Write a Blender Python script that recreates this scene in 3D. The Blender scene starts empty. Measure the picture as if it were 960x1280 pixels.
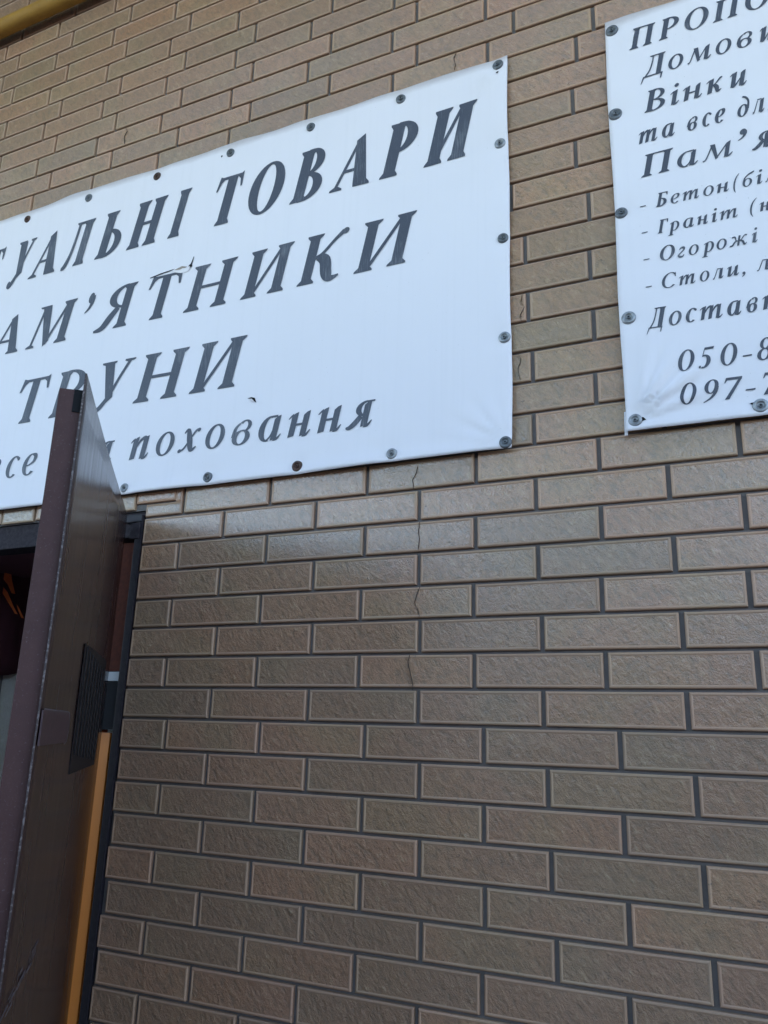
import bpy, bmesh, math, random
from mathutils import Vector, Matrix
random.seed(7)
scn = bpy.context.scene
COL = scn.collection
H0 = 1.60                      # height of the wall drawing's zero line above the ground

# ------------------------------------------------------------------ camera
CAM_R = [[0.909125, -0.02929, 0.415492], [-0.085311, 0.963283, 0.254574], [-0.407693, -0.266886, 0.873246]]
CAM_O = Vector((0.605343, -1.500798, H0 - 0.052158))
def _v(r): return Vector((r[0], r[2], -r[1]))
RIGHT, DOWN, FWD = _v(CAM_R[0]), _v(CAM_R[1]), _v(CAM_R[2])
cd = bpy.data.cameras.new('camera')
cam = bpy.data.objects.new('camera', cd); COL.objects.link(cam)
cd.sensor_fit = 'VERTICAL'; cd.sensor_height = 24.0; cd.lens = 24.0 * 1000 / 1280
cd.clip_start = 0.02; cd.clip_end = 4000
m = Matrix.Identity(4)
for i in range(3):
    m[i][0] = RIGHT[i]; m[i][1] = -DOWN[i]; m[i][2] = -FWD[i]; m[i][3] = CAM_O[i]
cam.matrix_world = m
scn.camera = cam
def pix(x, y, z):              # world point -> photograph pixel (used only to decide which bricks get an object of their own)
    q = Vector((x, y, z)) - CAM_O
    d = q.dot(FWD)
    return (480 + 1000 * q.dot(RIGHT) / d, 640 + 1000 * q.dot(DOWN) / d) if d > 0.05 else (-9999, -9999)

# ------------------------------------------------------------------ light
SUN_EL = math.radians(32); SUN_AZ = math.radians(12)     # sun stands behind the building, wall in open shade
w = bpy.data.worlds.new('World'); scn.world = w; w.use_nodes = True
wn = w.node_tree; wn.nodes.clear()
sky = wn.nodes.new('ShaderNodeTexSky'); sky.sky_type = 'NISHITA'; sky.sun_disc = False
sky.sun_elevation = SUN_EL; sky.sun_rotation = SUN_AZ
sky.air_density = 1.0; sky.dust_density = 1.6; sky.ozone_density = 1.0
bg = wn.nodes.new('ShaderNodeBackground'); bg.inputs['Strength'].default_value = 0.12
wo = wn.nodes.new('ShaderNodeOutputWorld')
wn.links.new(sky.outputs[0], bg.inputs[0]); wn.links.new(bg.outputs[0], wo.inputs[0])
sl = bpy.data.lights.new('sun', 'SUN'); sl.energy = 3.0; sl.angle = math.radians(0.5); sl.color = (1, 0.95, 0.87)
sun = bpy.data.objects.new('sun', sl); COL.objects.link(sun)
sdir = Vector((math.sin(SUN_AZ) * math.cos(SUN_EL), math.cos(SUN_AZ) * math.cos(SUN_EL), math.sin(SUN_EL)))
sun.rotation_euler = (-sdir).to_track_quat('-Z', 'Y').to_euler(); sun.location = (0, 6, 12)
scn.view_settings.view_transform = 'Standard'; scn.view_settings.look = 'None'
scn.view_settings.exposure = 3.2; scn.view_settings.gamma = 1.0

# ------------------------------------------------------------------ helpers
def link(o): COL.objects.link(o); return o
def obj(name, me, mats=(), parent=None):
    if not isinstance(me, bpy.types.Mesh):
        b = me; me = bpy.data.meshes.new(name); b.to_mesh(me); b.free()
    if not len(me.materials):
        for q in (mats if isinstance(mats, (list, tuple)) else [mats]): me.materials.append(q)
    o = bpy.data.objects.new(name, me)
    if parent: o.parent = parent
    return link(o)
def empty(name, loc, label, cat, group=None):
    o = bpy.data.objects.new(name, None); o.location = loc; o.empty_display_size = 0.1
    o['label'] = label; o['category'] = cat
    if group: o['group'] = group
    return link(o)
def tag(o, label=None, cat=None, group=None, kind=None):
    if label: o['label'] = label
    if cat: o['category'] = cat
    if group: o['group'] = group
    if kind: o['kind'] = kind
    return o
def rebase(o):                 # keep a child where it was modelled although its parent stands elsewhere
    o.matrix_parent_inverse = Matrix.Translation(-Vector(o.parent.location))
    return o
def box(bm, x0, x1, y0, y1, z0, z1, mi=0):
    v = [bm.verts.new(p) for p in ((x0,y0,z0),(x1,y0,z0),(x1,y1,z0),(x0,y1,z0),(x0,y0,z1),(x1,y0,z1),(x1,y1,z1),(x0,y1,z1))]
    for f in ((0,3,2,1),(4,5,6,7),(0,1,5,4),(1,2,6,5),(2,3,7,6),(3,0,4,7)):
        bm.faces.new([v[i] for i in f]).material_index = mi
    return v
def boxes(*bs, bevel=0.0):
    bm = bmesh.new()
    for b in bs: box(bm, *b)
    if bevel: bmesh.ops.bevel(bm, geom=bm.edges[:], offset=bevel, segments=2, affect='EDGES', profile=0.6)
    return bm
def prism(pts, vec):           # polygon (list of 3-D points) pushed along vec
    bm = bmesh.new()
    a = [bm.verts.new(p) for p in pts]; b = [bm.verts.new(Vector(p) + Vector(vec)) for p in pts]
    bm.faces.new(a); bm.faces.new(b[::-1])
    n = len(a)
    for i in range(n): bm.faces.new((a[i], b[i], b[(i + 1) % n], a[(i + 1) % n]))
    bmesh.ops.recalc_face_normals(bm, faces=bm.faces[:])
    return bm
def smooth(o, ang=40):
    for p in o.data.polygons: p.use_smooth = True
    try: o.data.set_sharp_from_angle(angle=math.radians(ang))
    except Exception: pass
    return o

# ------------------------------------------------------------------ materials
def mat(name, base=(0.5,0.5,0.5), rough=0.6, metal=0.0, spec=0.5):
    mt = bpy.data.materials.new(name); mt.use_nodes = True
    nt = mt.node_tree; b = nt.nodes['Principled BSDF']
    b.inputs['Base Color'].default_value = (*base, 1); b.inputs['Roughness'].default_value = rough
    b.inputs['Metallic'].default_value = metal; b.inputs['Specular IOR Level'].default_value = spec
    return mt, nt, b
def N(nt, t, **kw):
    n = nt.nodes.new(t)
    for k, v in kw.items():
        if k in n.inputs: n.inputs[k].default_value = v
        else: setattr(n, k, v)
    return n
def noise(nt, vec, scale, detail=4, rough=0.55, dist=0.0):
    n = N(nt, 'ShaderNodeTexNoise'); n.inputs['Scale'].default_value = scale; n.inputs['Detail'].default_value = detail
    n.inputs['Roughness'].default_value = rough; n.inputs['Distortion'].default_value = dist
    nt.links.new(vec, n.inputs['Vector']); return n.outputs['Fac']
def mapping(nt, vec, scale=(1,1,1), rot=(0,0,0), loc=(0,0,0)):
    n = N(nt, 'ShaderNodeMapping'); n.inputs['Scale'].default_value = scale; n.inputs['Rotation'].default_value = rot
    n.inputs['Location'].default_value = loc
    nt.links.new(vec, n.inputs['Vector']); return n.outputs[0]
def ramp(nt, fac, stops):
    n = N(nt, 'ShaderNodeValToRGB'); e = n.color_ramp.elements
    while len(e) < len(stops): e.new(0.5)
    for q, (p, c) in zip(e, stops): q.position = p; q.color = (*c, 1) if len(c) == 3 else c
    nt.links.new(fac, n.inputs[0]); return n.outputs[0]
def mix(nt, fac, a, b, mode='MIX'):
    n = N(nt, 'ShaderNodeMix', data_type='RGBA', blend_type=mode)
    for s, v in ((0, fac), (6, a), (7, b)):
        if isinstance(v, (int, float)): n.inputs[s].default_value = v
        elif isinstance(v, tuple): n.inputs[s].default_value = (*v, 1)
        else: nt.links.new(v, n.inputs[s])
    return n.outputs[2]
def math_(nt, op, a, b=0.0):
    n = N(nt, 'ShaderNodeMath', operation=op)
    for s, v in ((0, a), (1, b)):
        if isinstance(v, (int, float)): n.inputs[s].default_value = v
        else: nt.links.new(v, n.inputs[s])
    return n.outputs[0]
def bump(nt, h, strength, dist, normal=None):
    n = N(nt, 'ShaderNodeBump'); n.inputs['Strength'].default_value = strength; n.inputs['Distance'].default_value = dist
    nt.links.new(h, n.inputs['Height'])
    if normal: nt.links.new(normal, n.inputs['Normal'])
    return n.outputs[0]
def geo(nt): return N(nt, 'ShaderNodeNewGeometry').outputs['Position']

def brick_material(name, rough_face):
    mt, nt, b = mat(name, rough=0.5, spec=0.12)
    b.inputs['Coat Weight'].default_value = 1.0; b.inputs['Coat Roughness'].default_value = 0.17; b.inputs['Coat IOR'].default_value = 1.72
    L = nt.links; P = geo(nt)
    oi = N(nt, 'ShaderNodeObjectInfo')
    rnd = oi.outputs['Random']
    # each brick takes its relief from another place of the same rock-like field
    off = N(nt, 'ShaderNodeCombineXYZ'); L.new(math_(nt, 'MULTIPLY', rnd, 37.0), off.inputs[1])
    add = N(nt, 'ShaderNodeVectorMath', operation='ADD'); L.new(P, add.inputs[0]); L.new(off.outputs[0], add.inputs[1])
    V = add.outputs[0]
    c1 = ramp(nt, rnd, [(0.0, (0.480,0.262,0.149)), (0.35, (0.549,0.304,0.170)), (0.7, (0.509,0.289,0.168)), (1.0, (0.559,0.297,0.159))])
    big = noise(nt, V, 14, 3, 0.6)
    c2 = mix(nt, ramp(nt, big, [(0.35, (0,0,0)), (0.7, (1,1,1))]), c1, mix(nt, 0.5, c1, (0.422,0.237,0.137)))
    fine = noise(nt, V, 420, 3, 0.7)
    c3 = mix(nt, ramp(nt, fine, [(0.36, (0.55,0.55,0.55)), (0.56, (0,0,0))]), c2, (0.294,0.178,0.121))
    pits = noise(nt, V, 150, 1, 0.4)
    c4 = mix(nt, ramp(nt, pits, [(0.73, (0,0,0)), (0.78, (0.8,0.8,0.8))]), c3, (0.06,0.045,0.038))
    pale = ramp(nt, noise(nt, P, 2.2, 3, 0.6), [(0.5, (0,0,0)), (0.8, (0.45,0.45,0.45))])
    c5 = mix(nt, pale, c4, (0.460,0.320,0.254))
    stain = noise(nt, mapping(nt, P, (5, 1, 0.7)), 1.6, 4, 0.6)
    c6 = mix(nt, ramp(nt, stain, [(0.56, (0,0,0)), (0.78, (0.5,0.5,0.5))]), c5, (0.332,0.220,0.157))
    if not rough_face:
        c6 = mix(nt, 0.25, c6, (0.495,0.398,0.323))
    hue = noise(nt, V, 5, 2, 0.5)
    c6 = mix(nt, ramp(nt, hue, [(0.42, (0,0,0)), (0.62, (0.30,)*3)]), c6, (0.460,0.225,0.150))
    c6 = mix(nt, ramp(nt, hue, [(0.36, (0.30,)*3), (0.48, (0,0,0))]), c6, (0.371,0.279,0.163))
    r2 = N(nt, 'ShaderNodeTexWhiteNoise', noise_dimensions='1D'); L.new(rnd, r2.inputs['W'])
    c6 = mix(nt, ramp(nt, r2.outputs['Value'], [(0.0, (0,0,0)), (1.0, (0.48,)*3)]), c6, (0.266,0.196,0.134))
    if rough_face:
        dd = mapping(nt, mapping(nt, V, (1,1,1), (0, math.radians(38), 0)), (100, 100, 48))
        relief_shade = noise(nt, dd, 1.0, 5, 0.68, 0.25)  # relief shading put into the colour: hollows darker, ridges paler
        c6 = mix(nt, ramp(nt, relief_shade, [(0.36, (0.55,)*3), (0.52, (0,0,0))]), c6, (0.226,0.172,0.120))
        c6 = mix(nt, ramp(nt, relief_shade, [(0.56, (0,0,0)), (0.72, (0.4,)*3)]), c6, (0.620,0.497,0.325))
    L.new(c6, b.inputs['Base Color'])
    if rough_face:
        d = mapping(nt, mapping(nt, V, (1,1,1), (0, math.radians(38), 0)), (100, 100, 48))
        h1 = noise(nt, d, 1.0, 5, 0.68, 0.25)
        h2 = noise(nt, V, 75, 6, 0.66, 0.1)
        h3 = noise(nt, V, 600, 2, 0.6)
        n1 = bump(nt, h1, 1.0, 0.0070)
        n2 = bump(nt, h2, 0.9, 0.0042, n1)
        n3 = bump(nt, h3, 0.9, 0.0008, n2)
        L.new(n3, b.inputs['Normal'])
        L.new(bump(nt, h3, 0.4, 0.0005, bump(nt, h2, 0.6, 0.0020)), b.inputs['Coat Normal'])
        L.new(ramp(nt, h2, [(0.3, (0.62,)*3), (0.7, (0.42,)*3)]), b.inputs['Roughness'])
    else:
        h3 = noise(nt, V, 350, 3, 0.6)
        L.new(bump(nt, h3, 0.35, 0.0004), b.inputs['Normal'])
        b.inputs['Roughness'].default_value = 0.6; b.inputs['Coat Weight'].default_value = 0.35; b.inputs['Coat Roughness'].default_value = 0.4
    return mt
M_FACE = brick_material('brick_split_face', True)
M_EDGE = brick_material('brick_smooth_margin', False)

M_MORTAR, nt, b = mat('mortar_dark', rough=0.9)
P = geo(nt)
nt.links.new(mix(nt, noise(nt, P, 60, 4), (0.125,0.112,0.112), (0.19,0.172,0.168)), b.inputs['Base Color'])
nt.links.new(bump(nt, noise(nt, P, 240, 4), 0.6, 0.001), b.inputs['Normal'])

M_VINYL, nt, b = mat('banner_vinyl', rough=0.42, spec=0.45)
P = geo(nt)
st = noise(nt, mapping(nt, P, (55, 1, 1.2)), 1.0, 4, 0.6)
c = mix(nt, ramp(nt, st, [(0.52, (0,0,0)), (0.85, (0.5,0.5,0.5))]), (0.80,0.755,0.79), (0.74,0.70,0.73))
lo = noise(nt, P, 3.0, 3, 0.6)
c = mix(nt, ramp(nt, lo, [(0.45, (0,0,0)), (0.8, (0.35,0.35,0.35))]), c, (0.74,0.70,0.73))
spk = noise(nt, P, 260, 1, 0.4)
c = mix(nt, ramp(nt, spk, [(0.80, (0,0,0)), (0.83, (0.5,0.5,0.5))]), c, (0.35,0.32,0.30))
sep = N(nt, 'ShaderNodeSeparateXYZ'); nt.links.new(P, sep.inputs[0])
hem = math_(nt, 'ADD', sep.outputs[2], math_(nt, 'MULTIPLY', noise(nt, P, 16, 4, 0.6), 0.016))
c = mix(nt, ramp(nt, math_(nt, 'SUBTRACT', hem, H0 + 0.496), [(0.985, (0,0,0)), (1.0, (0.75,)*3)]), c, (0.50,0.44,0.44))
nt.links.new(c, b.inputs['Base Color'])
wv = noise(nt, mapping(nt, P, (1300, 1, 1300)), 1.0, 1, 0.5)
nt.links.new(bump(nt, wv, 0.12, 0.0002), b.inputs['Normal'])
M_VINYL_BACK, nt, b = mat('banner_back', base=(0.42,0.35,0.31), rough=0.7)

M_INK, nt, b = mat('banner_ink', rough=0.42, spec=0.45)
P = geo(nt)
s1 = noise(nt, mapping(nt, P, (420, 1, 22)), 1.0, 4, 0.65)
s2 = noise(nt, P, 7.0, 3, 0.6)
wear = math_(nt, 'ADD', math_(nt, 'MULTIPLY', s1, 0.62), math_(nt, 'MULTIPLY', s2, 0.5))
c = mix(nt, ramp(nt, wear, [(0.60, (0,0,0)), (0.82, (0.55,)*3)]), (0.058,0.064,0.090), (0.42,0.43,0.46))
dots = noise(nt, P, 700, 2, 0.6)
c = mix(nt, ramp(nt, dots, [(0.55, (0,0,0)), (0.75, (0.35,)*3)]), c, (0.20,0.21,0.24))
nt.links.new(c, b.inputs['Base Color'])

def steel(name, a, c2, rough, metal=0.0, spec=0.5):
    mt, nt, b = mat(name, rough=rough, metal=metal, spec=spec)
    P = geo(nt); f = noise(nt, P, 90, 4, 0.65)
    nt.links.new(mix(nt, ramp(nt, f, [(0.4, (0,0,0)), (0.7, (1,1,1))]), a, c2), b.inputs['Base Color'])
    nt.links.new(bump(nt, noise(nt, P, 500, 2), 0.25, 0.0003), b.inputs['Normal'])
    return mt
M_ZINC = steel('zinc_washer', (0.17,0.18,0.195), (0.085,0.09,0.10), 0.5, 0.55)
M_ZINC2 = steel('bright_zinc_washer', (0.33,0.34,0.36), (0.19,0.19,0.20), 0.42, 0.6)
M_RUST = steel('rusty_washer', (0.10,0.055,0.042), (0.055,0.035,0.03), 0.75, 0.2)
M_HOLE, _, _ = mat('screw_recess', base=(0.02,0.02,0.022), rough=0.9, spec=0.05)

# glossy brown door paint
M_DOOR, nt, b = mat('door_gloss_brown', rough=0.12, spec=0.7)
P = geo(nt)
v = noise(nt, mapping(nt, P, (30, 30, 1.4)), 1.0, 4, 0.6)
c = mix(nt, v, (0.030,0.015,0.014), (0.038,0.019,0.017))
gr = noise(nt, mapping(nt, P, (160, 160, 30), (0.5, 0.3, 0)), 1.0, 5, 0.7)
c = mix(nt, ramp(nt, gr, [(0.70, (0,0,0)), (0.80, (0.4,)*3)]), c, (0.22,0.19,0.19))
nt.links.new(c, b.inputs['Base Color'])
nt.links.new(ramp(nt, noise(nt, mapping(nt, P, (40, 40, 3)), 1.0, 4), [(0.3, (0.20,)*3), (0.75, (0.30,)*3)]), b.inputs['Roughness'])
hh = noise(nt, mapping(nt, P, (120, 120, 4)), 1.0, 3)
h2 = noise(nt, P, 6, 2)
nt.links.new(bump(nt, hh, 0.12, 0.0003, bump(nt, h2, 0.35, 0.004)), b.inputs['Normal'])

M_STILE, nt, b = mat('door_edge_paint', rough=0.6, spec=0.25)
P = geo(nt)
v = noise(nt, P, 38, 5, 0.65)
c = mix(nt, v, (0.055,0.026,0.026), (0.092,0.045,0.042))
sc = noise(nt, P, 330, 3, 0.7)
c = mix(nt, ramp(nt, sc, [(0.62, (0,0,0)), (0.74, (0.55,)*3)]), c, (0.22,0.19,0.21))
nt.links.new(c, b.inputs['Base Color'])
nt.links.new(bump(nt, v, 0.35, 0.001, bump(nt, sc, 0.3, 0.0004)), b.inputs['Normal'])
M_CHIP, nt, b = mat('door_chipped_edge', rough=0.55)
P = geo(nt)
v = noise(nt, P, 170, 3, 0.7)
nt.links.new(mix(nt, ramp(nt, v, [(0.52, (0,0,0)), (0.60, (1,1,1))]), (0.050,0.033,0.033), (0.17,0.14,0.14)), b.inputs['Base Color'])
M_PURPLE = steel('old_purple_primer', (0.045,0.024,0.032), (0.075,0.042,0.052), 0.4)
M_SCRATCH, _, _ = mat('bare_scratch', base=(0.12,0.10,0.115), rough=0.5)
M_FRAME = steel('frame_dark_steel', (0.018,0.015,0.020), (0.030,0.024,0.030), 0.55, 0.0, 0.3)
M_HEADER = steel('header_grey_steel', (0.030,0.025,0.030), (0.055,0.046,0.052), 0.8, 0.0, 0.12)
M_REDDISH = steel('jamb_redbrown', (0.085,0.027,0.018), (0.05,0.018,0.014), 0.85, 0.0, 0.08)
M_VENT = steel('vent_black', (0.010,0.009,0.011), (0.020,0.017,0.020), 0.5, 0.0, 0.2)
M_WHITE, _, _ = mat('bracket_white', base=(0.27,0.28,0.30), rough=0.4)

M_ORANGE, nt, b = mat('orange_wood', rough=0.4)
P = geo(nt)
g = noise(nt, mapping(nt, P, (90, 90, 3)), 1.0, 5, 0.6, 0.4)
nt.links.new(mix(nt, g, (0.62,0.205,0.022), (0.46,0.125,0.014)), b.inputs['Base Color'])
M_ORANGE2, _, _ = mat('orange_wood_side', base=(0.30,0.065,0.02), rough=0.5)
M_MAROON, nt, b = mat('maroon_cloth', rough=0.75)
P = geo(nt)
nt.links.new(mix(nt, noise(nt, P, 9, 4), (0.10,0.030,0.045), (0.14,0.040,0.050)), b.inputs['Base Color'])
M_ORMARK, nt, b = mat('orange_mark', rough=0.7)
nt.links.new(mix(nt, noise(nt, geo(nt), 70, 4), (0.85,0.22,0.05), (0.60,0.10,0.04)), b.inputs['Base Color'])

M_PLASTER, nt, b = mat('rough_plaster', rough=0.9)
P = geo(nt)
nt.links.new(mix(nt, noise(nt, P, 45, 5, 0.7), (0.50,0.46,0.42), (0.74,0.70,0.64)), b.inputs['Base Color'])
nt.links.new(bump(nt, noise(nt, P, 120, 5, 0.65), 0.9, 0.004), b.inputs['Normal'])
M_FLOOR, _, _ = mat('floor_concrete', base=(0.16,0.15,0.14), rough=0.8)

M_PIPE, nt, b = mat('pipe_yellow_paint', rough=0.6, spec=0.25)
P = geo(nt)
v = noise(nt, mapping(nt, P, (14, 30, 30)), 1.0, 5, 0.65)
c = mix(nt, ramp(nt, v, [(0.35, (0,0,0)), (0.75, (1,1,1))]), (0.40,0.215,0.038), (0.29,0.15,0.03))
d2 = noise(nt, P, 65, 4, 0.7)
c = mix(nt, ramp(nt, d2, [(0.58, (0,0,0)), (0.72, (0.6,)*3)]), c, (0.20,0.12,0.045))
nt.links.new(c, b.inputs['Base Color'])
nt.links.new(bump(nt, d2, 0.3, 0.001), b.inputs['Normal'])
M_GALV = steel('bracket_steel', (0.22,0.17,0.08), (0.14,0.10,0.05), 0.55, 0.3)

M_GROUND, nt, b = mat('asphalt', rough=0.9)
P = geo(nt)
nt.links.new(mix(nt, noise(nt, P, 30, 6, 0.7), (0.040,0.039,0.038), (0.075,0.072,0.068)), b.inputs['Base Color'])
M_PAVE, nt, b = mat('pavement_concrete', rough=0.85)
P = geo(nt)
nt.links.new(mix(nt, noise(nt, P, 12, 6, 0.7), (0.10,0.095,0.088), (0.16,0.15,0.14)), b.inputs['Base Color'])
M_BLOCK, nt, b = mat('light_block_render', rough=0.9)
P = geo(nt)
nt.links.new(mix(nt, noise(nt, P, 3, 5, 0.7), (0.050,0.046,0.042), (0.085,0.078,0.068)), b.inputs['Base Color'])
M_LEAF, nt, b = mat('foliage', rough=0.6)
nt.links.new(mix(nt, noise(nt, geo(nt), 1.5, 3), (0.045,0.075,0.022), (0.085,0.115,0.035)), b.inputs['Base Color'])
M_CRACK, _, _ = mat('crack_dark', base=(0.03,0.024,0.022), rough=0.95)

# ------------------------------------------------------------------ setting
def struct(name, bm, m_): return tag(obj(name, bm, m_), kind='structure')
g = bmesh.new(); s = 1500
g.faces.new([g.verts.new(p) for p in ((-s,-s,0),(s,-s,0),(s,s,0),(-s,s,0))])
struct('ground', g, M_GROUND)
struct('pavement', boxes((-9, 9, -1.9, 0.30, 0.004, 0.12)), M_PAVE)
# unseen wall added behind the camera to keep low sky off the bricks
struct('light_block_wall', boxes((-20, 20, -6.8, -6.5, 0.0, 3.0)), M_BLOCK)

# unseen trees added to darken brick reflections, leaving a sky gap above the wall
def leaf_mass(bm, cx, cy, cz, rx, ry, rz, n, sz):
    for _ in range(n):
        while True:
            p = Vector((random.uniform(-1, 1), random.uniform(-1, 1), random.uniform(-1, 1)))
            if 0.15 < p.length < 1: break
        p *= 0.88 + 0.16 * math.sin(5 * p.x + 3 * p.z)
        c_ = Vector((cx + p.x * rx, cy + p.y * ry, cz + p.z * rz))
        a = Vector((random.gauss(0, 1), random.gauss(0, 1), random.gauss(0, 1))).normalized(); b_ = a.orthogonal().normalized()
        k = sz * random.uniform(0.6, 1.3)
        bm.faces.new([bm.verts.new(c_ + q) for q in (a * k, b_ * k * 0.6, -a * k, -b_ * k * 0.6)])
bm = bmesh.new()
for cx, cy, cz, rx, rz in ((-14, -14, 14.0, 4.8, 6.6), (-8, -15, 14.4, 4.8, 6.6), (-2.4, -14, 13.0, 4.2, 6.0), (4.5, -15, 14.2, 5.0, 6.2), (11, -14, 13.4, 5.0, 5.8), (-21, -15, 15, 5.6, 8), (-28, -14, 15, 5.6, 8)):
    leaf_mass(bm, cx, cy, cz, rx, 2.6, rz, 3000, 0.46)
leaf_mass(bm, -1.4, -13, 5.4, 2.1, 1.2, 3.8, 4200, 0.34)  # low crown added to close part of the sky gap and dim the sheen
for cx in (-14, -8, -2.4, 4.5, 11, -21, -28):
    m0 = len(bm.verts)
    bmesh.ops.create_cone(bm, segments=10, radius1=0.32, radius2=0.16, depth=12, matrix=Matrix.Translation((cx, -14.3, 6)))
struct_leaf = tag(obj('light_block_trees', bm, M_LEAF), kind='stuff')

# opening
OX0, OX1, OZ = -1.66, -0.757, H0 + 0.4715
BASE = 0.12
TOP = 6.6
T0, T1 = 0.0085, 0.42            # mortar plane behind the brick faces, back of the wall
bw = empty('brick_wall', (0, 0, 0), 'brown brick facade wall behind the two white banners', 'wall')
obj('mortar_bed', boxes((OX1, 7.0, T0, T1, BASE, OZ), (-7.0, OX0, T0, T1, BASE, OZ), (-7.0, 7.0, T0, T1, OZ, TOP)), M_MORTAR, bw)
struct('light_block_eave', boxes((-7.2, 7.2, -0.95, 0.0, H0 + 3.05, H0 + 3.2)), M_BLOCK)  # unseen eave added to block sky light and reflections on the upper bricks
# the building's closed back
struct('building_shell', boxes((-7, -6.8, T1, 5, 0.0, TOP), (6.8, 7, T1, 5, 0.0, TOP), (-7, 7, 5, 5.2, 0.0, TOP), (-7.2, 7.2, -0.0, 5.4, TOP, TOP + 0.2)), M_PLASTER)
struct('interior_wall', boxes((OX0 - 0.2, OX0 - 0.004, 0.012, 2.4, BASE, 2.6), (OX1 + 0.9, OX1 + 1.0, T1, 2.4, BASE, 2.6), (OX0 - 0.2, OX1 + 1.0, 2.4, 2.5, BASE, 2.6), (OX0 - 0.2, OX1 + 1.0, T1, 2.5, 2.6, 2.7)), M_PLASTER)
struct('interior_floor', boxes((OX0 - 0.2, OX1 + 1.0, 0.30, 2.5, 0.02, 0.12)), M_FLOOR)

# ------------------------------------------------------------------ bricks
PER = 0.25
ROWS = {-33: (0.783, 2.29), -32: (0.514, 2.2247), -31: (0.808, 2.157), -30: (0.555, 2.0872), -29: (0.814, 2.0167), -28: (0.541, 1.9464), -27: (0.804, 1.876), -26: (0.552, 1.8055), -25: (0.813, 1.7394), -24: (0.544, 1.668), -23: (0.824, 1.5997), -22: (0.564, 1.5331), -21: (0.402, 1.4626), -20: (0.68, 1.392), -19: (0.351, 1.322), -18: (0.70, 1.2524), -17: (0.358, 1.1828), -16: (0.772, 1.1125), -15: (0.451, 1.0436), -14: (0.892, 0.9716), -13: (0.438, 0.9039), -12: (0.907, 0.8309), -11: (0.447, 0.764), -10: (0.936, 0.6919), -9: (0.44, 0.6226), -8: (0.935, 0.5541), -7: (0.442, 0.4839), -6: (0.939, 0.415), -5: (0.437, 0.3464), -4: (0.945, 0.2765), -3: (0.418, 0.2079), -2: (0.963, 0.1393), -1: (0.424, 0.0699), 0: (0.96, 0.0002), 1: (0.498, -0.0675), 2: (0.979, -0.1387), 3: (0.497, -0.2069), 4: (0.99, -0.2757), 5: (0.502, -0.3457), 6: (0.012, -0.4169), 7: (0.48, -0.4853), 8: (0.989, -0.5561)}
for k in range(9, 21): ROWS[k] = ((0.48 if k % 2 else 0.99), -0.5561 - 0.0697 * (k - 8))
for k in range(-72, -33): ROWS[k] = ((0.80 if k % 2 else 0.53), 2.29 + 0.0697 * (-33 - k))
JH, JV = 0.0062, 0.0090
def brick_mesh(wd, ht):
    """one facing brick: 34 triangles, chamfered rim, smooth margin, slightly sunk rough field"""
    bm = bmesh.new(); rings = []
    for ins, y in ((0.0, 0.0095), (0.0, 0.0020), (0.0014, 0.0004), (0.0036, 0.0), (0.0060, 0.0010)):
        a, b_ = wd / 2 - ins, ht / 2 - ins
        rings.append([bm.verts.new(p) for p in ((-a, y, -b_), (a, y, -b_), (a, y, b_), (-a, y, b_))])
    for r0, r1 in zip(rings, rings[1:]):
        for i in range(4):
            f = bm.faces.new((r0[i], r0[(i + 1) % 4], r1[(i + 1) % 4], r1[i])); f.material_index = 1
    f = bm.faces.new(rings[-1]); f.material_index = 0
    me = bpy.data.meshes.new('brick'); bm.to_mesh(me); bm.free()
    me.materials.append(M_FACE); me.materials.append(M_EDGE)
    return me
SIGNS = [(-2.12, 0.188, H0 + 0.517, H0 + 1.513), (0.414, 2.05, H0 + 0.52, H0 + 1.513)]
meshes = {}
cand = []
for k, (off, zc) in ROWS.items():
    zz = H0 + zc
    up = ROWS.get(k - 1, (0, zc + 0.0697))[1]; dn = ROWS.get(k + 1, (0, zc - 0.0697))[1]
    z1 = H0 + (zc + up) / 2 - JH / 2; z0 = H0 + (zc + dn) / 2 + JH / 2
    if z1 > TOP or z0 < BASE + 0.01: continue
    for i in range(-20, 20):
        xa = (i + off) * PER + JV / 2; xb = (i + 1 + off) * PER - JV / 2
        if xb < -4.4 or xa > 4.4: continue
        spans = [(xa, xb, z0, z1)]
        if z0 < OZ - 0.002:                           # course crosses the door opening
            spans = []
            if z1 < OZ + 0.01:                        # fully beside the opening
                if xb > OX1 + 0.012: spans.append((max(xa, OX1 + 0.003), xb, z0, z1))
                if xa < OX0 - 0.012: spans.append((xa, min(xb, OX0 - 0.003), z0, z1))
            else:                                     # the course that runs over the lintel: slim cut strips
                if xb > OX1 + 0.012 and xa < OX1 + 0.003:
                    spans.append((max(xa, OX1 + 0.003), xb, z0, OZ + 0.012)); spans.append((max(xa, -0.787), xb - 0.0205, OZ + 0.017, z1)); spans.append((xb - 0.0200, xb, OZ + 0.0122, z1))
                    if xa < -0.795: spans.append((xa, -0.7915, OZ + 0.002, z1))
                elif xa >= OX1 + 0.003: spans.append((xa, xb, z0, z1))
                elif xb < OX0: spans.append((xa, xb, z0, z1))
                else:
                    spans.append((xa, xa + 0.118, OZ + 0.004, z1)); spans.append((xa + 0.122, xb, OZ + 0.002, z1))
        for (a, b_, c_, d_) in spans:
            if b_ - a < 0.012 or d_ - c_ < 0.012: continue
            pts = [pix(x, 0, z) for x in (a, (a + b_) / 2, b_) for z in (c_, d_)]
            xs = [p[0] for p in pts]; ys = [p[1] for p in pts]
            ov = max(0, min(max(xs), 960) - max(min(xs), 0)) * max(0, min(max(ys), 1280) - max(min(ys), 0))
            hid = any(a > s_[0] and b_ < s_[1] and c_ > s_[2] and d_ < s_[3] for s_ in SIGNS)
            # behind the open door leaf or inside the frame
            size = 0 if hid else ov
            cand.append((size, a, b_, c_, d_))
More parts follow.
